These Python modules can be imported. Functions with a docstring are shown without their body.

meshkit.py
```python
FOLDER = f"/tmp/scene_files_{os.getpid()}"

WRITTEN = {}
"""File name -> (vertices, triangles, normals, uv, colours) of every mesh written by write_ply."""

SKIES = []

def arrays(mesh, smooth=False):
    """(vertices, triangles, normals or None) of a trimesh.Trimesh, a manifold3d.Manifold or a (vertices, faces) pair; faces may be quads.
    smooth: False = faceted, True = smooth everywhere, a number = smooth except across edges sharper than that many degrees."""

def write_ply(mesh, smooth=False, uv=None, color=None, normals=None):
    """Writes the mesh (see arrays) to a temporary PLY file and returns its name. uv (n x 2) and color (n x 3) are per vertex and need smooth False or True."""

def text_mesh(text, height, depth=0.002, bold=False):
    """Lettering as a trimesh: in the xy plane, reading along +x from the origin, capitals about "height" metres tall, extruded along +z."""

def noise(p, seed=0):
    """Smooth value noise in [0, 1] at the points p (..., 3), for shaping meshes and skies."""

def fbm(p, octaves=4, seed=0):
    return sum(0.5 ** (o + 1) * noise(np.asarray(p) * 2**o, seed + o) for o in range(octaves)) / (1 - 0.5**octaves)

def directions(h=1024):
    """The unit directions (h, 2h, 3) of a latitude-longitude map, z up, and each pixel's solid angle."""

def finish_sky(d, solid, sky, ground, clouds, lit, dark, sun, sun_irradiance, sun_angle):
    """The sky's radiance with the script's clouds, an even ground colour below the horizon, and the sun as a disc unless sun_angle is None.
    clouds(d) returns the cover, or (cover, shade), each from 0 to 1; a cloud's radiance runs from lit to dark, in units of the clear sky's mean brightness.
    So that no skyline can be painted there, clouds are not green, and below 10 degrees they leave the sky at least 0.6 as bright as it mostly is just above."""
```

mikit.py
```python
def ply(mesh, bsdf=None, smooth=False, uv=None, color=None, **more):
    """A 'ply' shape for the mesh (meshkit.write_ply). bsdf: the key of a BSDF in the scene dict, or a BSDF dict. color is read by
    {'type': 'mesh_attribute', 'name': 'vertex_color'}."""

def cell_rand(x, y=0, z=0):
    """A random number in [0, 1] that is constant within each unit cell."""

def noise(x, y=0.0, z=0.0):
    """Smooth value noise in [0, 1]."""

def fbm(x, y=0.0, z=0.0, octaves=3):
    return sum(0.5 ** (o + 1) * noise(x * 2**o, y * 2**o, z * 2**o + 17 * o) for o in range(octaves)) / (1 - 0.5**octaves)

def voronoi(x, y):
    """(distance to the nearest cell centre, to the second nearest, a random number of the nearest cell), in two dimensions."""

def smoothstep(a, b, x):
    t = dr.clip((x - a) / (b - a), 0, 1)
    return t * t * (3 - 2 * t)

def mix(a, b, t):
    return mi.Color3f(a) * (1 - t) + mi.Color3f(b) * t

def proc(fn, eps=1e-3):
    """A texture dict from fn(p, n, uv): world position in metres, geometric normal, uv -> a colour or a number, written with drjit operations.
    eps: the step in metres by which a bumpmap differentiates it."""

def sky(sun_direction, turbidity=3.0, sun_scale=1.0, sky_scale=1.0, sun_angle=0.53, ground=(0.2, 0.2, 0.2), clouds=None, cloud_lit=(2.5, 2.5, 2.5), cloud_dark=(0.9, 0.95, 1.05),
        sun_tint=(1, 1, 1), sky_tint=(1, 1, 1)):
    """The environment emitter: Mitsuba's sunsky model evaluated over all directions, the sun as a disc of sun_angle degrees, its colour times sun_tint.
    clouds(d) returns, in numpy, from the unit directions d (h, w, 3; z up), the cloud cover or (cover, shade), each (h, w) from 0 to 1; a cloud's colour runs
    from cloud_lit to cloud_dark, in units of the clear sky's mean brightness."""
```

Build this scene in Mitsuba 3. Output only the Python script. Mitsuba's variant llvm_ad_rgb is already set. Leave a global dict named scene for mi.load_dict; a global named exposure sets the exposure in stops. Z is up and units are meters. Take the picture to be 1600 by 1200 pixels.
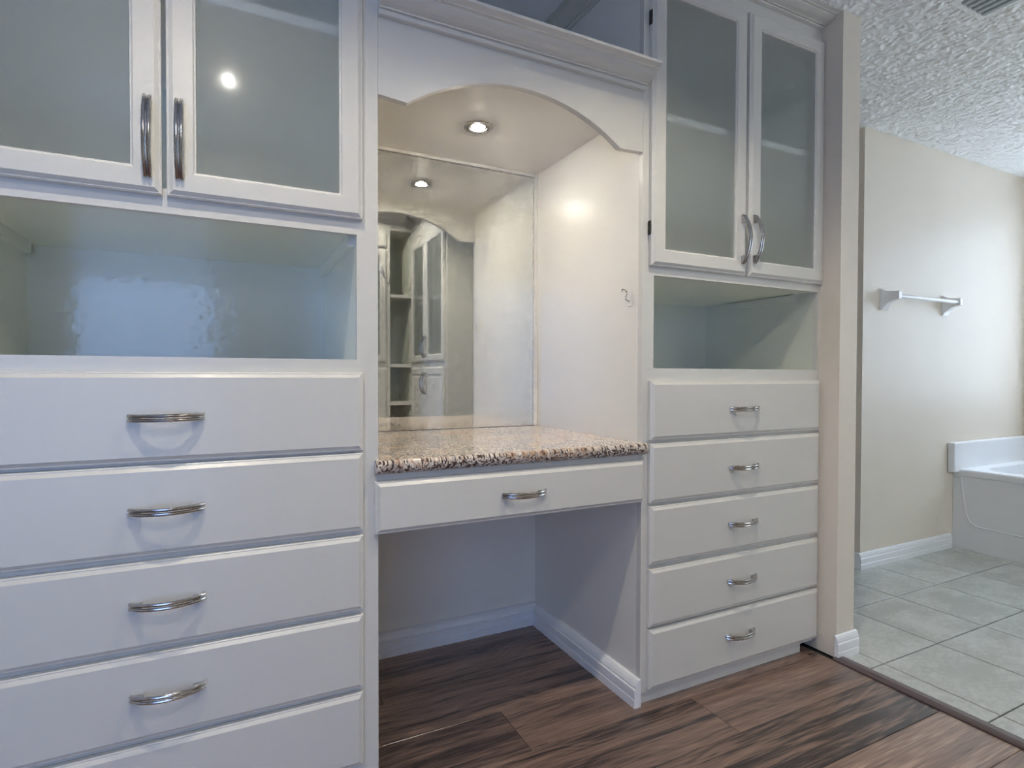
import math, random
import numpy as np, trimesh, mitsuba as mi, drjit as dr
import manifold3d as m3
import shapely.geometry as sg
from shapely import affinity
import mikit
from mikit import noise, fbm, voronoi, cell_rand, smoothstep, mix
T = mi.ScalarTransform4f
random.seed(7)
scene, labels = {}, {}

# ---------------------------------------------------------------- camera, sky, exposure
exposure = -0.28
CAM = np.array([-0.33944, -1.43833, 1.07239])
YAW, PITCH, ROLL, FPX = 0.464315, -0.0159045, 0.0023893, 883.547
_F = np.array([math.sin(YAW) * math.cos(PITCH), math.cos(YAW) * math.cos(PITCH), math.sin(PITCH)])
_R = np.array([math.cos(YAW), -math.sin(YAW), 0.0])
_U = np.cross(_R, _F)
_U = _U * math.cos(ROLL) - _R * math.sin(ROLL)
scene['camera'] = {'type': 'perspective', 'fov': 2 * math.degrees(math.atan(800 / FPX)), 'fov_axis': 'x', 'near_clip': 0.01, 'far_clip': 100.0,
                   'to_world': T().look_at(origin=CAM.tolist(), target=(CAM + _F).tolist(), up=_U.tolist())}
WIN_LEFT = (1.05, 1.85, 3.7)          # daylit blinds of the window behind the viewer on the left
WIN_BATH = (3.5, 4.3, 5.4)          # daylit blinds of the window over the tub
WIN_REAR = (2.9, 3.2, 3.5)          # daylit blinds of the bathroom's other window
LAMP_NICHE = (1050, 970, 840)
LAMP_ROOM = (3400, 3090, 2480)
LAMP_REAR = (3300, 3080, 2720)

# ---------------------------------------------------------------- helpers
def numbered(key):
    if key not in scene and key not in labels:
        return key
    k = 1
    while f'{key}_{k:03d}' in scene or f'{key}_{k:03d}' in labels:
        k += 1
    return f'{key}_{k:03d}'

def tag(key, label=None, cat=None, group=None, kind=None):
    d = labels.setdefault(key, {})
    for n, v in (('label', label), ('category', cat), ('group', group), ('kind', kind)):
        if v: d[n] = v
    return key

def thing(name, label, cat, group=None):
    return tag(numbered(name), label, cat, group)

def obj(name, mesh, mat, parent=None, smooth=False, label=None, uv=None, **more):
    key = numbered((parent + '__' if parent else '') + name)
    scene[key] = mikit.ply(mesh, mat, smooth=smooth, uv=uv, **more)
    if label: tag(key, label)
    return key

def struct(name, mesh, mat, label=None, smooth=False, parent=None):
    key = obj(name, mesh, mat, parent, smooth)
    tag(key, label, kind=None if parent else 'structure')
    return key

def box(x0, x1, y0, y1, z0, z1):
    b = trimesh.creation.box((abs(x1 - x0), abs(y1 - y0), abs(z1 - z0)))
    b.apply_translation(((x0 + x1) / 2, (y0 + y1) / 2, (z0 + z1) / 2))
    return b

def cat(*ms):
    ms = [m for g in ms for m in (g if isinstance(g, (list, tuple)) else [g])]
    return trimesh.util.concatenate(ms)

def tm(man):
    m = man.to_mesh()
    return trimesh.Trimesh(m.vert_properties[:, :3], m.tri_verts, process=False)

def man(mesh):
    return m3.Manifold(m3.Mesh(np.asarray(mesh.vertices, np.float32), np.asarray(mesh.faces, np.uint32)))

def rbox(x0, x1, y0, y1, z0, z1, r, n=16):
    s = m3.Manifold.sphere(r, n)
    return m3.Manifold.batch_hull([s.translate((x, y, z)) for x in (x0 + r, x1 - r) for y in (y0 + r, y1 - r) for z in (z0 + r, z1 - r)])

def loft(loops, cap_first=True, cap_last=True, close=False):
    """rectangular / polygonal loops of equal count, (k, n, 3)"""
    L = np.asarray(loops, float); k, n = L.shape[:2]
    v = L.reshape(-1, 3); f = []
    for i in range(k if close else k - 1):
        a, b = i * n, ((i + 1) % k) * n
        for j in range(n):
            j2 = (j + 1) % n
            f += [[a + j, a + j2, b + j2], [a + j, b + j2, b + j]]
    if not close:
        if cap_first: f += [[0, j + 1, j] for j in range(1, n - 1)]
        if cap_last:
            o = (k - 1) * n
            f += [[o, o + j, o + j + 1] for j in range(1, n - 1)]
    m = trimesh.Trimesh(v, np.array(f), process=False)
    trimesh.repair.fix_normals(m)
    return m

def rect(x0, x1, z0, z1, inset, y):
    return [(x0 + inset, y, z0 + inset), (x1 - inset, y, z0 + inset), (x1 - inset, y, z1 - inset), (x0 + inset, y, z1 - inset)]

OUT = ((0, -.001), (0, -.0125), (.0025, -.0145), (.0045, -.0145), (.0125, -.0205))
def slab_front(x0, x1, z0, z1):
    """a drawer front with a stepped, bevelled edge; the face looks to -y"""
    return loft([rect(x0, x1, z0, z1, i, y) for i, y in OUT])

def frame_front(x0, x1, z0, z1, w=.05):
    prof = list(OUT) + [(w, -.0205), (w + .003, -.017), (w + .006, -.0165), (w + .007, -.001)]
    return loft([rect(x0, x1, z0, z1, i, y) for i, y in prof], close=True)

def panel_front(x0, x1, z0, z1, w=.055):
    prof = list(OUT) + [(w, -.0205), (w + .004, -.013), (w + .012, -.012), (w + .03, -.0185)]
    return loft([rect(x0, x1, z0, z1, i, y) for i, y in prof])

def extrude(poly, h):
    return trimesh.creation.extrude_polygon(poly, h, engine='earcut')

def sheet(poly, y0, y1):
    """polygon in (x, z) extruded from y0 to y1"""
    m = extrude(poly, y1 - y0)
    v = m.vertices
    m.vertices = np.stack([v[:, 0], y1 - v[:, 2], v[:, 1]], 1)
    trimesh.repair.fix_normals(m)
    return m

def run_x(profile, x0, x1):
    """profile polygon [(y, z)] along x"""
    m = extrude(sg.Polygon(profile), x1 - x0)
    v = m.vertices
    m.vertices = np.stack([x0 + v[:, 2], v[:, 0], v[:, 1]], 1)
    trimesh.repair.fix_normals(m)
    return m

def run_y(profile, y0, y1):
    """profile polygon [(x, z)] along y"""
    m = extrude(sg.Polygon(profile), y1 - y0)
    v = m.vertices
    m.vertices = np.stack([v[:, 0], y0 + v[:, 2], v[:, 1]], 1)
    trimesh.repair.fix_normals(m)
    return m

def tube(path, r, sides=12, cap=True):
    P = np.asarray(path, float)
    t = np.gradient(P, axis=0); t /= np.linalg.norm(t, axis=1, keepdims=True)
    R = np.broadcast_to(r, (len(P),))
    up = np.array([0, 0, 1.0]) if abs(t[0][2]) < .8 else np.array([1.0, 0, 0])
    loops = []; a = np.cross(t[0], up); a /= np.linalg.norm(a)
    for p, d, q in zip(P, t, R):
        a = a - d * (a @ d); a /= np.linalg.norm(a); b = np.cross(d, a)
        th = np.arange(sides) * 2 * np.pi / sides
        loops.append(p + q * (np.cos(th)[:, None] * a + np.sin(th)[:, None] * b))
    return loft(loops, cap, cap)

def lathe(profile, n=40):
    """closed [(r, z)] profile about z"""
    th = np.arange(n) * 2 * np.pi / n
    P = np.asarray(profile, float)
    L = [[(r * math.cos(t), r * math.sin(t), z) for r, z in P] for t in th]
    return loft(L, close=True)

def place(mesh, rot=0, loc=(0, 0, 0)):
    m = mesh.copy()
    m.apply_transform(trimesh.transformations.rotation_matrix(rot, (0, 0, 1)))
    m.apply_translation(loc)
    return m

def hole(x0, x1, z0, z1): return [(x0, z0), (x1, z0), (x1, z1), (x0, z1)]

# ---------------------------------------------------------------- materials
def mat(key, color, rough=.5, spec=.5, bump=None, height=.001, eps=1e-3, **more):
    b = {'type': 'principled', 'base_color': color if isinstance(color, dict) else {'type': 'rgb', 'value': list(color)}, 'roughness': rough, 'specular': spec, **more}
    if bump is not None:
        b = {'type': 'bumpmap', 'arbitrary': mikit.proc(bump, eps), 'scale': height, 'bsdf': b}
    scene[key] = {'type': 'twosided', 'bsdf': b}
    return key

def peel_bump(p, n, uv):
    return smoothstep(.42, .68, fbm(p.x * 110, p.y * 110, p.z * 110, 2))
def spill_bump(p, n, uv):
    return fbm(p.x * 45, p.y * 45, p.z * 45, 3)

mat('paint', (.585, .568, .52), .3, .5)
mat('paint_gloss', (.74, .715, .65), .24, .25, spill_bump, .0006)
mat('inside', (.60, .615, .535), .13, 1.0, spill_bump, .0006)
mat('trim_white', (.74, .75, .76), .3, .5)
mat('shelf_white', (.90, .90, .88), .3, .5)
mat('wall_tan', (.68, .615, .525), .42, .5, peel_bump, .0007)
mat('ceiling_white', (.80, .81, .80), .5, .5)
mat('plaster', (.62, .6, .56), .8, .2)
mat('can_black', (.10, .095, .09), .5, .4)
mat('dark', (.03, .028, .026), .6, .3)
mat('subfloor', (.05, .04, .035), .9, .2)
mat('grout', (.05, .05, .048), .9, .2)
mat('tub_white', (.76, .78, .80), .12, .5)
mat('ceramic', (.80, .81, .82), .15, .5)
mat('vent_metal', (.36, .40, .42), .5, .5)
scene['chrome'] = {'type': 'twosided', 'bsdf': {'type': 'roughconductor', 'material': 'none', 'specular_reflectance': {'type': 'rgb', 'value': [.56, .545, .53]}, 'alpha': .06}}
scene['nickel'] = {'type': 'twosided', 'bsdf': {'type': 'roughconductor', 'material': 'none', 'specular_reflectance': {'type': 'rgb', 'value': [.52, .49, .45]}, 'alpha': .22}}
scene['mirror_silver'] = {'type': 'twosided', 'bsdf': {'type': 'conductor', 'material': 'none', 'specular_reflectance': {'type': 'rgb', 'value': [.88, .90, .88]}}}
scene['clear_glass'] = {'type': 'thindielectric', 'int_ior': 1.5}
scene['satin_glass'] = {'type': 'blendbsdf', 'weight': .40,
                        'a': {'type': 'principledthin', 'base_color': {'type': 'rgb', 'value': [.80, .83, .80]}, 'roughness': .22, 'spec_trans': .85, 'diff_trans': 1.0, 'eta': 1.2},
                        'b': {'type': 'principled', 'base_color': {'type': 'rgb', 'value': [.275, .298, .268]}, 'roughness': .06, 'specular': .8}}

def wood(p, n, uv):
    u, v = uv.x, uv.y
    k = dr.floor(u / 10)
    tone = cell_rand(k, 3, 1)
    s1 = fbm(u * 1.5, v * 34, k * 3.3, 4)
    wob = fbm(u * 2.5, v * 7, k * 5.1, 2)
    s2 = noise(u * 4 + 7, v * 120 + wob * 26, k * 1.7)
    s3 = fbm(u * 14, v * 260, k * 2.3, 2)
    t = s1 * .72 + s2 * .22 + s3 * .42 + (tone - .5) * .36 - .17
    c = mix([.030, .021, .020], [.185, .118, .092], smoothstep(.2, .62, t))
    c = mix(c, [.38, .26, .20], smoothstep(.55, .95, t))
    return c
def wood_bump(p, n, uv):
    return fbm(uv.x * 14, uv.y * 220, 0.0, 2)
mat('wood', mikit.proc(wood), .22, .7, wood_bump, .00025)
mat('wood_strip', (.10, .075, .075), .3, .5)

def tile_col(p, n, uv):
    k = dr.floor(uv.x / 10)
    a = fbm(p.x * 7 + k * 2.1, p.y * 11, k * 1.3, 3)
    b = fbm(p.x * 60, p.y * 90, k, 2)
    t = a * .75 + b * .35 + (cell_rand(k, 7, 2) - .5) * .12
    return mix([.355, .37, .345], [.45, .465, .445], smoothstep(.3, .8, t))
mat('tile', mikit.proc(tile_col), .3, .5, lambda p, n, uv: fbm(p.x * 40, p.y * 60, 0.0, 2), .0003)

def granite(p, n, uv):
    a, b = p.x, p.y - p.z
    wa = fbm(a * 40, b * 40, 2.0, 2); wb = fbm(a * 40, b * 40, 8.0, 2)
    n1 = noise(a * 250 + wa * 2.5, b * 250 + wb * 2.5, 1.0) * .65 + noise(a * 520, b * 520, 3.0) * .35
    n2 = noise(a * 150 - wb * 6, b * 150 + wa * 6, 4.0)
    n3 = noise(a * 380, b * 380 + wa * 5, 7.0)
    big = fbm(a * 10, b * 16, 1.0, 2)
    c = mix([.40, .33, .28], [.62, .56, .50], n3)
    c = mix(c, [.36, .23, .155], smoothstep(.50, .62, n2 * .55 + big * .5))
    c = mix(c, [.33, .32, .32], smoothstep(.72, .8, n2))
    c = mix(c, [.055, .034, .030], smoothstep(.46, .36, n1 + (big - .5) * .3))
    return c
mat('granite', mikit.proc(granite), .06, .5)

def lamp(rgb):
    return {'emitter': {'type': 'area', 'radiance': {'type': 'rgb', 'value': list(rgb)}}}
mat('lens', (.8, .8, .8), .4)

# ---------------------------------------------------------------- structure
ZC = 2.44
XW0, XW1 = 1.718, 1.822            # stub wall beside the right cabinet
YF = -.085
XL, XR, YB, YFW = -2.7, 4.62, .705, -2.45
# wood floor planks (run along x)
struct('floor', box(XL - .1, 1.70, YFW - .1, 1.6, -.06, -.012), 'subfloor', 'dark walnut laminate plank floor of the dressing area')
PW, Y0, PL = .2075, -.0345, 1.22
offs = {0: .43, -1: 1.03, 1: .05, -2: .60}
kk = 0
xmax = 1.693
for r in range(-12, 4):
    ya, yb = Y0 + r * PW, Y0 + (r + 1) * PW
    if yb < YFW + .0: continue
    off = offs.get(r, random.random() * PL)
    j = math.floor((XL - off) / PL)
    while off + j * PL < xmax:
        x0, x1 = max(off + j * PL, XL), min(off + (j + 1) * PL, xmax)
        j += 1
        if x1 - x0 < .02: continue
        g = .0006
        loops = [[(x0 + g, ya + g, -.011), (x1 - g, ya + g, -.011), (x1 - g, yb - g, -.011), (x0 + g, yb - g, -.011)],
                 [(x0 + g, ya + g, -.0012), (x1 - g, ya + g, -.0012), (x1 - g, yb - g, -.0012), (x0 + g, yb - g, -.0012)],
                 [(x0 + g + .0015, ya + g + .0015, 0), (x1 - g - .0015, ya + g + .0015, 0), (x1 - g - .0015, yb - g - .0015, 0), (x0 + g + .0015, yb - g - .0015, 0)]]
        m = loft(loops); v = m.vertices
        sh = random.random() * 5
        obj('plank', m, 'wood', 'floor', uv=np.stack([v[:, 0] - x0 + 10 * kk + 1 + sh, v[:, 1] - ya + random.random() * 3], 1))
        kk += 1
# tile floor of the bathroom
struct('floor_001', box(1.70, XR + .1, YFW - .1, 1.6, -.06, -.010), 'grout', 'grey stone-look tile floor of the bathroom')
TS = .3585
xs = [1.748] + [1.838 + TS * i for i in range(9)]
ys = [-.19 + TS * i for i in range(-7, 6)]
for i in range(len(xs) - 1):
    for j in range(len(ys) - 1):
        x0, x1, ya, yb = xs[i] + .0022, min(xs[i + 1], XR) - .0022, max(ys[j], YFW) + .0022, min(ys[j + 1], 1.5) - .0022
        if x1 - x0 < .01 or yb - ya < .01 or (x0 > 3.8 and yb < .3 and ya > -1.2): continue
        loops = [[(x0 + q, ya + q, z), (x1 - q, ya + q, z), (x1 - q, yb - q, z), (x0 + q, yb - q, z)] for q, z in ((0, -.0095), (0, -.0015), (.0015, 0))]
        m = loft(loops); v = m.vertices
        obj('tile', m, 'tile', 'floor_001', uv=np.stack([np.full(len(v), 10. * (i * 20 + j) + 5), v[:, 1]], 1))
def ceiling_mesh(x0, x1, y0, y1, step=.0046):
    nx, ny = int((x1 - x0) / step) + 1, int((y1 - y0) / step) + 1
    X, Y = np.meshgrid(np.linspace(x0, x1, nx), np.linspace(y0, y1, ny), indexing='ij')
    import meshkit as mk
    P = lambda sx, sy, z, a, b: np.stack([X * sx + a, Y * sy + b, np.full_like(X, z)], -1)
    wx = mk.fbm(P(11, 11, 3.1, 0, 0), 2, 3) * 5; wy = mk.fbm(P(11, 11, 9.7, 0, 0), 2, 5) * 5
    a = mk.noise(P(30, 64, 1.3, wx, wy), 1); b = mk.noise(P(70, 34, 5.3, wy, wx), 2); c = mk.noise(P(52, 52, 2.7, wx, -wy), 7)
    rd = lambda v, lo, hi: np.clip(((1 - np.abs(2 * v - 1)) - lo) / (hi - lo), 0, 1)
    h = .0030 * rd(a, .72, .95) + .0030 * rd(b, .74, .95) + .0018 * rd(c, .78, .95) + .0009 * mk.fbm(P(120, 120, 0, 0, 0), 2, 9)
    edge = np.minimum(np.minimum(X - x0, x1 - X), np.minimum(Y - y0, y1 - Y))
    Z = ZC + .0005 - h * np.clip(edge / .01, 0, 1)
    V = np.stack([X, Y, Z], -1).reshape(-1, 3)
    i, j = np.meshgrid(np.arange(nx - 1), np.arange(ny - 1), indexing='ij'); o = (i * ny + j).ravel()
    F = np.concatenate([np.stack([o, o + 1, o + ny], 1), np.stack([o + 1, o + ny + 1, o + ny], 1)])
    return trimesh.Trimesh(V, F, process=False)
CX0, CX1, CY0, CY1 = 1.60, 4.619, -1.02, .4895
closet = man(box(XL - .1, CX0, YFW - .1, 1.6, ZC, ZC + .08))
for lx, ly in ((-.44, -.64), (.74, -.62), (-.334, -1.568), (.62, -1.50)):
    closet -= m3.Manifold.cylinder(.05, .0505, .0505, 40).translate((lx, ly, ZC - .001))
struct('ceiling', cat(ceiling_mesh(CX0, CX1, CY0, CY1), box(CX0, XR + .1, YFW - .1, 1.6, ZC + .002, ZC + .08), tm(closet), box(CX1, XR, YFW, 1.5, ZC, ZC + .003),
                      box(CX0, CX1, YFW, CY0, ZC, ZC + .003), box(CX0, CX1, CY1, 1.5, ZC, ZC + .003)), 'ceiling_white', 'white hand-textured ceiling', 30)
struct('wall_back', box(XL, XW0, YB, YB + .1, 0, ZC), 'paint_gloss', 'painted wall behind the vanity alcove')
struct('wall_left', box(XL - .1, XL, YFW - .1, YB + .1, 0, ZC), 'wall_tan', 'tan side wall')
struct('wall_right', box(XW0, XW1, YF, 1.6, 0, ZC), 'wall_tan', 'narrow tan wall end beside the right-hand cabinet', False)
struct('wall_bath', box(2.79, XR, .49, .60, 0, ZC), 'wall_tan', 'tan bathroom wall with a towel bar')
struct('wall_far', box(XW1, XR, 1.5, 1.6, 0, ZC), 'wall_tan', 'wall at the end of the bathroom passage')
struct('wall_partition', box(1.60, 1.72, YFW, -1.05, 0, ZC), 'wall_tan', 'partition behind the facing cabinets')
def wall_with_hole(along, a0, a1, pos0, pos1, h0, h1, z0, z1):
    poly = sg.Polygon([(a0, 0), (a1, 0), (a1, ZC), (a0, ZC)], [[(h0, z0), (h1, z0), (h1, z1), (h0, z1)]])
    return sheet(poly, pos0, pos1) if along == 'x' else run_wall_y(poly, pos0, pos1)
def run_wall_y(poly, x0, x1):
    m = extrude(poly, x1 - x0); v = m.vertices
    m.vertices = np.stack([x0 + v[:, 2], v[:, 0], v[:, 1]], 1)
    trimesh.repair.fix_normals(m)
    return m
W1 = (-1.9, -.40, .10, 2.05)
W2 = (-.92, .30, .85, 2.2)
W3 = (2.1, 3.7, .9, 2.1)
struct('wall_front', sheet(sg.Polygon([(XL, 0), (XR, 0), (XR, ZC), (XL, ZC)], [hole(*W1), hole(*W3)]), YFW - .1, YFW), 'wall_tan', 'wall behind the viewer')
struct('wall_tub', wall_with_hole('y', YFW, 1.5, XR, XR + .1, *W2), 'wall_tan', 'wall behind the bathtub')
def window(n, axis, h0, h1, z0, z1, pos, rgb):
    """a framed window with a lowered blind that glows with the daylight behind it; s = which side the room is on"""
    mk = (lambda poly, a, b: sheet(poly, a, b)) if axis == 'x' else run_wall_y
    s = 1 if axis == 'x' else -1
    outer = sg.box(h0, z0, h1, z1); inner = outer.buffer(-.05, join_style=2)
    mid = (h0 + h1) / 2
    k = f'window_{n}'
    tag(k, 'white framed window with lowered daylit blinds', kind='structure')
    obj('frame', mk(outer.difference(inner).union(sg.box(mid - .02, z0, mid + .02, z1)), pos - .03, pos + .03), 'trim_white', k)
    n_s = 14; dz = (z1 - z0 - .1) / n_s
    obj('blind', cat([mk(sg.box(h0 + .05, z0 + .05 + i * dz + .004, h1 - .05, z0 + .05 + (i + 1) * dz - .004), pos + s * .034, pos + s * .037) for i in range(n_s)]), 'trim_white', k, **lamp(rgb))
window(1, 'x', *W1, YFW - .05, WIN_LEFT)
window(2, 'y', *W2, XR + .05, WIN_BATH)
window(3, 'x', *W3, YFW - .05, WIN_REAR)

# baseboards
BASE = [(0, 0), (-.020, 0), (-.020, .026), (-.0165, .029), (-.0165, .032), (-.0195, .034), (-.0195, .058), (-.015, .062), (-.015, .065), (-.0165, .067), (-.0125, .078), (-.0070, .086), (0, .089)]
def base_x(x0, x1, yface, s=1, k=1.0): return run_x([(yface + a * s * k, b) for a, b in BASE], x0, x1)
def base_y(y0, y1, xface, s=1, k=1.0): return run_y([(xface + a * s * k, b) for a, b in BASE], y0, y1)
struct('baseboard_knee_back', base_x(.001, .8465, .704, 1, 1.6), 'trim_white', 'white moulded baseboard on the back wall under the desk')
struct('baseboard_knee_right', base_y(-.006, .668, .8468, 1, 1.35), 'trim_white', 'white moulded baseboard along the right side under the desk')
struct('baseboard_column', base_x(XW0 - .012, XW1 + .012, YF - .0005, 1, .8), 'trim_white', 'white baseboard block at the foot of the narrow wall end')
struct('baseboard_bath', base_x(2.775, 3.70, .4895, 1, .8), 'trim_white', 'white baseboard under the bathroom wall')
struct('baseboard_bath_end', base_y(.4895, .60, 2.7895, 1, .8), 'trim_white', 'white baseboard on the wall corner')
# threshold
tag(obj('threshold_strip', run_y([(1.694, -.008), (1.694, .004), (1.700, .0085), (1.712, .0115), (1.728, .0115), (1.742, .008), (1.7475, .003), (1.7475, -.008)], -1.05, -.087), 'wood_strip'),
    'dark wood threshold strip between the plank floor and the bathroom tiles', 'threshold')

# ---------------------------------------------------------------- handles, doors, drawers
def bow_handle(L=.138, h=.031):
    """two parallel bowed rods joined by a wedge foot at each end; along x, standing off towards -y"""
    n = 25; s = np.linspace(-1, 1, n)
    parts = []
    for dz in (-.0046, .0046):
        parts.append(tube(np.stack([s * L / 2, -.0035 - h * .93 * (1 - s ** 2) ** .85 - .001, np.full(n, dz)], 1), .0039, 10))
    for e in (-1, 1):
        t = np.linspace(1, .68, 8)
        out = [(e * a * L / 2, -.0035 - h * .93 * (1 - a * a) ** .85) for a in t]
        poly = sg.Polygon([(e * L / 2, 0.0), *out, (out[-1][0], 0.0)]).buffer(0)
        m = extrude(poly, .0090); v = m.vertices
        m.vertices = np.stack([v[:, 0], v[:, 1], v[:, 2] - .0045], 1); trimesh.repair.fix_normals(m)
        parts.append(m)
    return cat(parts)
HANDLE = bow_handle()
HANDLE_V = HANDLE.copy(); HANDLE_V.apply_transform(trimesh.transformations.rotation_matrix(math.pi / 2, (0, 1, 0)))
HANDLE_T = bow_handle(.168, .034); HANDLE_T.apply_transform(trimesh.transformations.rotation_matrix(math.pi / 2, (0, 1, 0)))

def drawer(parent, x0, x1, z0, z1, hx=None, hz=None):
    d = obj('drawer', slab_front(x0, x1, z0, z1), 'paint', parent)
    h = place(HANDLE, 0, ((x0 + x1) / 2 if hx is None else hx, -.0205, (z0 + z1) / 2 if hz is None else hz))
    obj('handle', h, 'chrome', d, smooth=35, label='chrome double-rod bow handle')
    return d

def glass_door(parent, x0, x1, z0, z1, hx, hz, w=.05, tf=None, hinge=None, handle=HANDLE_T):
    """a framed door with a frosted pane, face to -y; tf moves it all"""
    mv = (lambda m: m) if tf is None else tf
    d = obj('door', mv(frame_front(x0, x1, z0, z1, w)), 'paint', parent)
    e = w + .0072
    obj('pane', mv(box(x0 + e, x1 - e, -.0115, -.008, z0 + e, z1 - e)), 'clear_glass', d, label='glass pane')
    q = [(x0 + e, -.0117, z0 + e), (x1 - e, -.0117, z0 + e), (x1 - e, -.0117, z1 - e), (x0 + e, -.0117, z1 - e)]
    obj('frosted_film', mv(trimesh.Trimesh(np.array(q), [[0, 1, 2], [0, 2, 3]], process=False)), 'satin_glass', d, label='frosted film over the glass')
    obj('handle', mv(place(handle, 0, (hx, -.0205, hz))), 'chrome', d, smooth=35, label='chrome double-rod bow handle')
    if hinge is not None:
        for z in (z0 + .12, z1 - .14):
            obj('hinge', mv(cat(box(hinge - .0045, hinge - .0005, -.012, -.002, z - .022, z + .022), tube([(hinge - .004, -.013, z - .02), (hinge - .004, -.013, z), (hinge - .004, -.013, z + .02)], .0032, 8))), 'dark', d, label='dark hinge')
    return d

CROWN = [(0, 0), (-.014, 0), (-.016, .002), (-.016, .0105), (-.0135, .012), (-.0135, .014), (-.021, .0145), (-.022, .018), (-.030, .0195), (-.040, .0225), (-.050, .027), (-.059, .0335), (-.064, .040),
         (-.073, .0405), (-.074, .043), (-.080, .0445), (-.086, .047), (-.090, .0475), (-.090, .056), (0, .056)]
def crown_x(x0, x1, y, z, s=1, kz=1.0, kp=1.0): return run_x([(y + a * s * kp, z + b * kz) for a, b in CROWN], x0, x1)
def crown_y(y0, y1, x, z, s=1, kz=1.0, kp=1.0): return run_y([(x + a * s * kp, z + b * kz) for a, b in CROWN], y0, y1)

# ---------------------------------------------------------------- left tall cabinet
LX0 = -.925
t = thing('tall_cabinet', 'tall white glass-door cabinet with five wide drawers left of the mirror alcove', 'cabinet')
ff = sg.Polygon(hole(LX0, 0, .04, ZC - .001), [hole(-.828, -.0526, 1.110, 1.4211), hole(-.85, -.075, 1.475, 2.33)])
obj('face_frame', sheet(ff, 0, .02), 'paint', t)
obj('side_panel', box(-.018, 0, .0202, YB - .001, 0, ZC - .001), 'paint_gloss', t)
obj('side_panel', box(LX0, LX0 + .018, .0202, .60, 0, ZC - .001), 'paint', t)
obj('back_panel', box(LX0 + .0182, -.0182, .53, .545, .04, ZC - .001), 'inside', t)
obj('shelf_panel', box(-.85, -.0182, .0202, .5298, 1.088, 1.1085), 'inside', t)
obj('shelf_panel', box(-.85, -.0182, .0202, .5298, 1.4235, 1.442), 'inside', t)
obj('shelf_panel', box(-.85, -.0182, .024, .5298, 1.913, 1.937), 'shelf_white', t)
obj('inner_side', box(-.0525, -.0184, .0202, .5296, 1.1087, 1.4233), 'inside', t)
obj('inner_side', box(-.85, -.829, .0202, .5296, 1.1087, 1.4233), 'inside', t)
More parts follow.
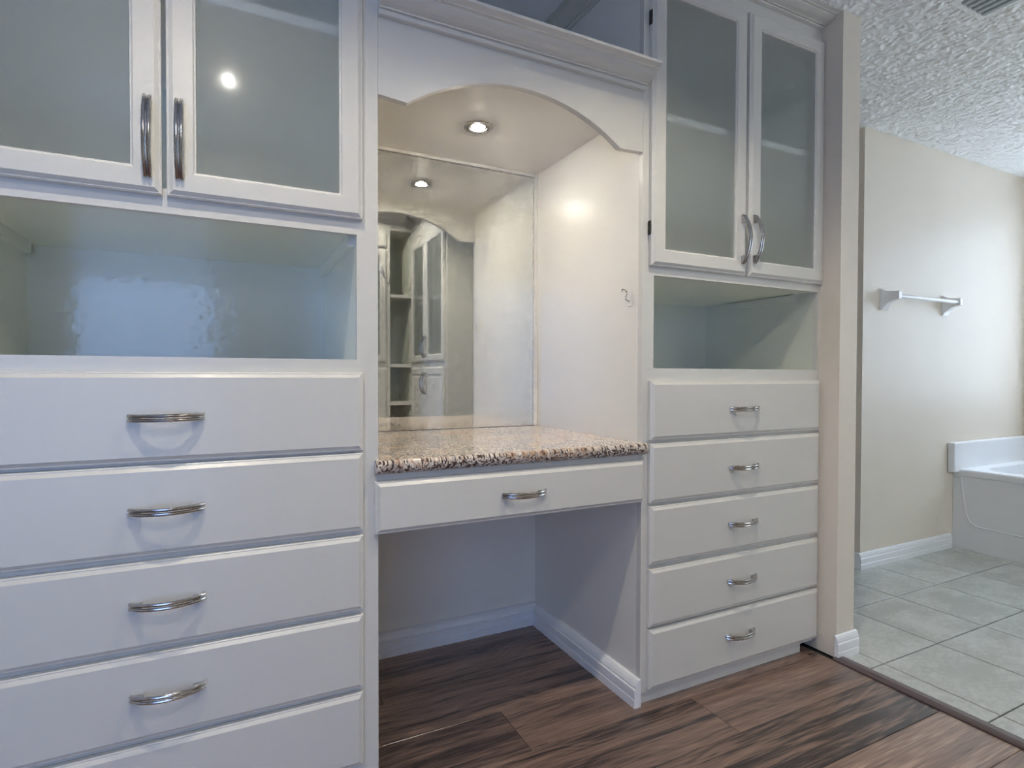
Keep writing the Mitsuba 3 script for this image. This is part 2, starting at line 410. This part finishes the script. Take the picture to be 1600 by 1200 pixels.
obj('cleat', box(-.070, -.0528, .03, .5294, 1.396, 1.4232), 'inside', t)
obj('cleat', cat(box(-.8288, -.811, .03, .500, 1.396, 1.4232)), 'inside', t)
for zb, zt in ((.8835, 1.0772), (.6835, .8773), (.4845, .6715), (.2885, .4725), (.0930, .2770)):
    drawer(t, -.888, -.0405, zb, zt, -.459, {.8835: .980, .6835: .7825, .4845: .5835, .2885: .3875}.get(zb))
glass_door(t, -.880, -.4655, 1.4562, 2.354, -.490, 1.573)
glass_door(t, -.4565, -.0405, 1.4562, 2.354, -.432, 1.577)
obj('crown', crown_x(LX0, -.0005, -.0005, ZC - .0365, 1, .64, .9), 'paint', t)

# ---------------------------------------------------------------- right tall cabinet
t = thing('tall_cabinet', 'tall white glass-door cabinet with five narrower drawers right of the mirror alcove', 'cabinet')
RX0, RX1 = .8472, XW0 - .001
ff = sg.Polygon([(RX0, .038), (RX1 - .02, .038), (RX1, .06), (RX1, ZC - .001), (RX0, ZC - .001)], [hole(.8945, 1.7085, 1.0955, 1.397), hole(.92, 1.675, 1.47, 2.33)])
obj('face_frame', sheet(ff, 0, .02), 'paint', t)
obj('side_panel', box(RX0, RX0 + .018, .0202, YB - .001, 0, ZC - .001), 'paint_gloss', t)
obj('side_panel', box(1.7087, RX1, .0202, .60, .06, ZC - .001), 'inside', t)
obj('back_panel', box(RX0 + .0182, 1.7085, .575, .59, .04, ZC - .001), 'inside', t)
obj('shelf_panel', box(RX0 + .0182, 1.7085, .0202, .5748, 1.075, 1.0950), 'inside', t)
obj('shelf_panel', box(RX0 + .0182, 1.7085, .0202, .5748, 1.400, 1.420), 'inside', t)
obj('shelf_panel', box(RX0 + .0182, 1.7085, .024, .5748, 1.919, 1.943), 'shelf_white', t)
obj('inner_side', box(RX0 + .0182, .8942, .0202, .5746, 1.0952, 1.3998), 'inside', t)
obj('cleat', box(1.690, 1.7086, .10, .43, 1.372, 1.3975), 'inside', t)
obj('toe_board', box(RX0 + .006, 1.640, .010, .026, 0, .0378), 'paint', t)
for zb, zt, hx, hz in ((.8625, 1.0545, 1.2875, .9555), (.6590, .8510, 1.287, .7515), (.4590, .6478, 1.2845, .554), (.2560, .4440, 1.2825, .3535), (.0525, .2470, 1.2755, .160)):
    drawer(t, .8715, 1.706, zb, zt, hx, hz)
glass_door(t, .8715, 1.2965, 1.4255, 2.354, 1.272, 1.5485, hinge=.8715)
glass_door(t, 1.310, 1.7165, 1.4255, 2.354, 1.329, 1.555)
obj('crown', crown_x(RX0 + .01, RX1, -.0005, ZC - .0365, 1, .64, .9), 'paint', t)

# ---------------------------------------------------------------- alcove canopy
t = thing('alcove_canopy', 'white arched valance with cornice spanning the mirror alcove', 'valance')
chord0, chord1, apex = (.077, 1.7745), (.757, 1.7815), 1.889
xm, half = (chord0[0] + chord1[0]) / 2, (chord1[0] - chord0[0]) / 2
sag = apex - 1.778; Rr = (half ** 2 + sag ** 2) / (2 * sag)
arc = []
for x in np.linspace(chord0[0], chord1[0], 41):
    base = chord0[1] + (chord1[1] - chord0[1]) * (x - chord0[0]) / (2 * half)
    arc.append((x, base + math.sqrt(max(Rr ** 2 - (x - xm) ** 2, 0)) - (Rr - sag)))
poly = sg.Polygon([(.0005, 2.027), (.0005, 1.781), *arc, (.8465, 1.785), (.8465, 2.027)])
obj('valance_board', sheet(poly, 0, .021), 'paint', t)
obj('cornice', crown_x(.0005, .8468, -.0003, 1.9735), 'paint', t)
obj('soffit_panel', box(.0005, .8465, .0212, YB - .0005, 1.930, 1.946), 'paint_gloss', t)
cr = thing('crown_moulding', 'crown moulding around the ceiling of the dark recess above the alcove', 'moulding')
obj('side_run', crown_y(.03, YB - .001, .8470, ZC - .0365, 1, .64), 'paint', cr)
obj('back_run', crown_x(.0005, .755, YB - .001, ZC - .0365, 1, .64), 'paint', cr)

# mirror
t = thing('wall_mirror', 'large frameless mirror on the back of the alcove above the granite top', 'mirror')
obj('silvering', box(.0012, .8310, .6985, .7025, .8575, 1.9165), 'mirror_silver', t)
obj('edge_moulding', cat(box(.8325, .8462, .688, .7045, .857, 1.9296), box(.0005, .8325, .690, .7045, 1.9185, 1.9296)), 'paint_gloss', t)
# countertop
t = thing('countertop', 'brown speckled polished granite top with a rounded front edge', 'countertop')
nose = [(.697, .8555), (-.012, .8555), (-.019, .8535), (-.0245, .8485), (-.0265, .841), (-.0265, .834), (-.0245, .8265), (-.019, .8215), (-.012, .8195), (.697, .8195)]
top = man(run_x(nose, -.010, .8545)) - man(box(-.1, .0006, -.0003, 1, 0, 2)) - man(box(.8466, 1, -.0003, 1, 0, 2))
obj('slab', tm(top), 'granite', t, smooth=40)
# desk
t = thing('vanity_desk', 'white vanity desk front with one shallow drawer over the open knee space', 'desk')
obj('apron', box(.0005, .8465, .001, .021, .672, .8192), 'paint', t)
obj('underside', box(.0005, .8465, .0212, .7035, .672, .686), 'paint', t)
drawer(t, -.0115, .8465, .6675, .8010, .409, .736)

# hook in alcove
def wire_hook(x, y, z):
    """wire hook on a wall that faces -x"""
    P = [(0, .0, 0), (-.010, .001, .001), (-.017, .0, .010), (-.012, .0, .024), (-.020, -.001, .034), (-.032, -.003, .036), (-.034, -.004, .028)]
    from scipy.interpolate import CubicSpline
    s = CubicSpline(range(len(P)), P)(np.linspace(0, len(P) - 1, 40))
    return place(tube(s, .0021, 8), 0, (x, y, z))
t = thing('wall_hook', 'small bent wire hook on the right wall of the alcove', 'hook')
obj('wire', wire_hook(.8468, .062, 1.318), 'chrome', t, smooth=True)
plate = rbox(.8440, .8470, .052, .072, 1.300, 1.352, .0014)
obj('plate', tm(plate), 'paint_gloss', t, smooth=30)

# ---------------------------------------------------------------- recessed lights
def recessed(x, y, z, R, r, rgb, label, can=0.0):
    t = thing('recessed_light', label, 'light')
    if can:
        ring = [(R, -.0003), (R, -.003), (R * .97, -.0045), (R * .90, -.0045), (R * .875, -.002), (R * .875, can), (R * .89, can), (R * .89, -.0003)]
    else:
        ring = [(R, -.0003), (R, -.003), (R * .96, -.005), (R * .76, -.0055), (R * .73, -.003), (R * .70, -.0055), (R * .60, -.005), (R * .58, -.0003)]
    obj('trim_ring', place(lathe(ring), 0, (x, y, z)), 'can_black' if can else 'nickel', t, smooth=30)
    if not can:
        ring2 = [(R * .57, -.0003), (R * .57, -.0025), (r * 1.05, -.0015), (r * 1.05, -.0003)]
        obj('baffle', place(lathe(ring2), 0, (x, y, z)), 'nickel', t, smooth=30)
    else:
        obj('baffle', place(lathe([(R * .87, can - .002), (R * .87, can - .001), (r * 1.03, can - .001), (r * 1.03, can - .002)]), 0, (x, y, z)), 'can_black', t)
    if can:
        d = trimesh.creation.cylinder(radius=r, height=.003, sections=32)
    else:
        d = loft([[(r * math.cos(u) * math.cos(a), r * math.sin(u) * math.cos(a), -.011 * math.sin(a)) for u in np.arange(32) * math.pi / 16] for a in np.linspace(0, 1.45, 8)])
    obj('lens', place(d, 0, (x, y, z + (can - .003 if can else -.0019))), 'lens', t, label='glowing lens', **lamp(rgb))
recessed(.436, .375, 1.930, .050, .023, LAMP_NICHE, 'round brushed nickel downlight glowing in the alcove soffit')
recessed(-.44, -.64, ZC, .056, .021, LAMP_ROOM, 'ceiling downlight in front of the left drawers', .046)
recessed(.74, -.62, ZC, .056, .021, LAMP_ROOM, 'ceiling downlight in front of the desk', .046)
recessed(-.334, -1.568, ZC, .056, .0152, LAMP_REAR, 'ceiling downlight reflected in the left glass door', .014)
recessed(.62, -1.50, ZC, .056, .0152, LAMP_REAR, 'ceiling downlight in front of the cabinets seen in the mirror', .014)

# ---------------------------------------------------------------- bathroom
t = thing('towel_bar', 'white towel bar with two flared posts on the tan bathroom wall', 'towel bar')
def post(x):
    z = 1.503
    loops = []
    for d, hx, hz, dz in ((.0, .030, .060, 0), (.010, .030, .060, 0), (.018, .0255, .047, .004), (.035, .020, .034, .010), (.055, .0175, .026, .014), (.085, .0165, .023, .016), (.094, .013, .019, .016)):
        loops.append([(x + sx * hx, .4895 - d, z + dz + sz * hz) for sx, sz in ((-1, -1), (1, -1), (1, 1), (-1, 1))])
    return loft(loops)
for x in (2.972, 3.597):
    obj('post', post(x), 'ceramic', t, smooth=40)
def sq_tube(x0, x1, y, z, r):
    return loft([[(x, y + a * r, z + b * r) for a, b in ((0, 1), (.7, .7), (1, 0), (.7, -.7), (0, -1), (-.7, -.7), (-1, 0), (-.7, .7))] for x in (x0, x1)])
obj('bar', sq_tube(2.986, 3.583, .4135, 1.517, .0115), 'ceramic', t, smooth=50)

t = thing('bathtub', 'white alcove bathtub with a panelled apron at the end of the tiled floor', 'bathtub')
TX, TY0, TY1, TH = 3.728, -1.15, .4885, .495
body = man(box(TX, XR - .002, TY0, TY1, 0, TH - .03))
rim = rbox(TX - .012, XR - .002, TY0, TY1, TH - .045, TH, .014)
basin = m3.Manifold.batch_hull([m3.Manifold.sphere(.10, 32).translate((x, y, z)) for x in (TX + .20, XR - .2) for y in (TY0 + .22, TY1 - .24) for z in (.2,)] +
                               [m3.Manifold.sphere(.12, 32).translate((x, y, .62)) for x in (TX + .20, XR - .2) for y in (TY0 + .2, TY1 - .22)])
from scipy.interpolate import CubicSpline
_pts = np.array([(.447, .452), (.436, .348), (.417, .225), (.397, .175), (.355, .152), (.13, .148), (-.35, .148)])
_pts = np.vstack([_pts, (_pts[::-1] * [-1, 1] + [-.70, 0])[1:]])
_s = np.r_[0, np.cumsum(np.linalg.norm(np.diff(_pts, axis=0), axis=1))]
_q = np.linspace(0, _s[-1], 90)
bead = np.stack([np.full(90, TX + .0005), np.interp(_q, _s, _pts[:, 0]), np.interp(_q, _s, _pts[:, 1])], 1)
obj('tub_body', tm(body + rim - basin), 'tub_white', t, smooth=35)
obj('apron_bead', tube(bead, .0052, 8), 'tub_white', t, smooth=50)
lipm = rbox(TX - .072, XR - .003, .449, .4885, TH - .02, .660, .009)
obj('end_lip', tm(lipm), 'tub_white', t, smooth=35)

t = thing('ceiling_vent', 'grey louvred air vent in the textured bathroom ceiling', 'vent')
vx0, vx1, vy0, vy1 = 2.02, 2.235, -.80, -.285
fr = sg.box(vx0, vy0, vx1, vy1).difference(sg.box(vx0 + .03, vy0 + .03, vx1 - .012, vy1 - .022))
fm = extrude(fr, .006); fm.apply_translation((0, 0, ZC - .0062))
obj('frame', fm, 'ceiling_white', t)
for i in range(5):
    x = vx0 + .034 + i * .0335
    obj('louver', run_y([(x, ZC - .0012), (x + .005, ZC - .011), (x + .006, ZC - .0125), (x + .0225, ZC - .0125), (x + .0225, ZC - .0112), (x + .0075, ZC - .0108), (x + .0025, ZC - .0012)], vy0 + .031, vy1 - .023), 'vent_metal', t)
obj('backing', box(vx0 + .03, vx1 - .012, vy0 + .03, vy1 - .022, ZC - .0009, ZC - .0004), 'dark', t)

# ---------------------------------------------------------------- cabinets behind the viewer (seen in the mirror)
def turned(mesh):
    """local frame (x along the front, face to -y) -> a front that faces -x at x = 1.073, local x running towards -y"""
    return place(mesh, -math.pi / 2, (1.073, 0, 0))
def tf_d(m): return turned(m)
t = thing('wardrobe_cabinet', 'tall white cabinet with two glass doors over two panelled doors, seen in the mirror', 'cabinet')
ya, yb = 1.035, 1.925       # local x
ff = sg.Polygon(hole(ya, yb, 0, ZC - .001), [hole(ya + .06, yb - .06, 1.22, 2.12)])
obj('face_frame', turned(sheet(ff, 0, .02)), 'paint', t)
obj('side_panel', box(1.0932, 1.599, -ya - .018, -ya, 0, ZC - .001), 'paint', t)
obj('side_panel', box(1.0932, 1.599, -yb, -yb + .018, 0, ZC - .001), 'paint', t)
obj('back_panel', box(1.48, 1.495, -yb + .0182, -ya - .0182, 0, ZC - .001), 'inside', t)
obj('shelf_panel', box(1.0932, 1.4798, -yb + .0182, -ya - .0182, 1.15, 1.17), 'inside', t)
obj('shelf_panel', box(1.10, 1.4798, -yb + .0182, -ya - .0182, 1.66, 1.68), 'trim_white', t)
ym = (ya + yb) / 2 + .01
glass_door(t, ya + .025, ym - .004, 1.175, 2.165, ym - .028, 1.295, tf=turned)
glass_door(t, ym + .004, yb - .045, 1.175, 2.165, ym + .028, 1.295, tf=turned)
for x0, x1, hx in ((ya + .025, ym - .004, ym - .028), (ym + .004, yb - .045, ym + .028)):
    d = obj('door', turned(panel_front(x0, x1, .10, 1.135)), 'paint', t)
    obj('handle', turned(place(HANDLE_T, 0, (hx, -.0205, 1.005))), 'chrome', d, smooth=35, label='chrome double-rod bow handle')
obj('crown', turned(crown_x(ya, yb - .14, -.0005, ZC - .0895)).copy(), 'paint', t)

def facing(mesh):
    """front that faces +y at y = -1.885, local x running towards -x from x = 0"""
    return place(mesh, math.pi, (0, -1.885, 0))
t = thing('corner_shelf', 'narrow open white shelf unit between two cabinets, seen in the mirror', 'shelf unit')
sx0, sx1 = .850, 1.0725
sp = sg.Polygon(hole(-sx1, -sx0, 0, ZC - .001), [hole(-sx1 + .012, -sx0 - .026, z0, z1) for z0, z1 in ((.06, .815), (.845, 1.135), (1.165, 1.725), (1.750, 2.285))])
obj('face_frame', facing(sheet(sp, 0, .018)), 'paint', t)
for z in (.83, 1.15, 1.7375, 2.30):
    obj('shelf', box(sx0 + .019, sx1 - .019, -2.30, -1.9035, z - .010, z + .010), 'paint', t)
obj('side_panel', box(sx0, sx0 + .018, -2.30, -1.9035, 0, ZC - .001), 'inside', t)
obj('side_panel', box(sx1 - .018, sx1, -2.30, -1.9275, 0, ZC - .001), 'inside', t)
obj('back_panel', box(sx0, sx1, -2.316, -2.301, 0, ZC - .001), 'inside', t)
t = thing('wardrobe_cabinet', 'white cabinet with a single framed glass door, at the left edge of the mirror', 'cabinet')
cx0, cx1 = .38, .8495
ff = sg.Polygon(hole(-cx1, -cx0, 0, ZC - .001), [hole(-cx1 + .06, -cx0 - .06, 1.22, 2.07)])
obj('face_frame', facing(sheet(ff, 0, .018)), 'paint', t)
obj('side_panel', box(cx0, cx0 + .018, -2.30, -1.9035, 0, ZC - .001), 'paint', t)
obj('side_panel', box(cx1 - .018, cx1, -2.30, -1.9035, 0, ZC - .001), 'inside', t)
obj('back_panel', box(cx0, cx1, -2.316, -2.301, 0, ZC - .001), 'inside', t)
glass_door(t, -cx1 + .006, -cx0 - .02, 1.175, 2.115, -cx0 - .05, 1.295, tf=facing)
obj('door', facing(panel_front(-cx1 + .006, -cx0 - .02, .10, 1.130)), 'paint', t)
obj('drawer', facing(slab_front(-cx1 + .006, -cx0 - .02, 2.135, 2.275)), 'paint', t)
obj('crown', facing(crown_x(-1.0, -cx0, -.0005, ZC - .0895)), 'paint', t)
t = thing('door_hook', 'white double hook on the glass door at the left edge of the mirror', 'hook')
hk = [(0, .002, .0), (0, .012, .0), (.0, .030, -.012), (.004, .045, -.004), (.006, .05, .02)]
obj('hook', place(cat(tube([(.79, 0.001, 1.99), (.79, .012, 1.985), (.80, .035, 1.965), (.803, .045, 1.985)], .004, 8), tube([(.79, .001, 1.96), (.79, .012, 1.945), (.81, .04, 1.935), (.825, .05, 1.955), (.828, .05, 1.98)], .004, 8),
                      box(.780, .800, 0, .003, 1.93, 2.0))), 'ceramic', t)
k = t + '__hook'
scene[k]['to_world'] = T().translate([0, -1.8645, 0])
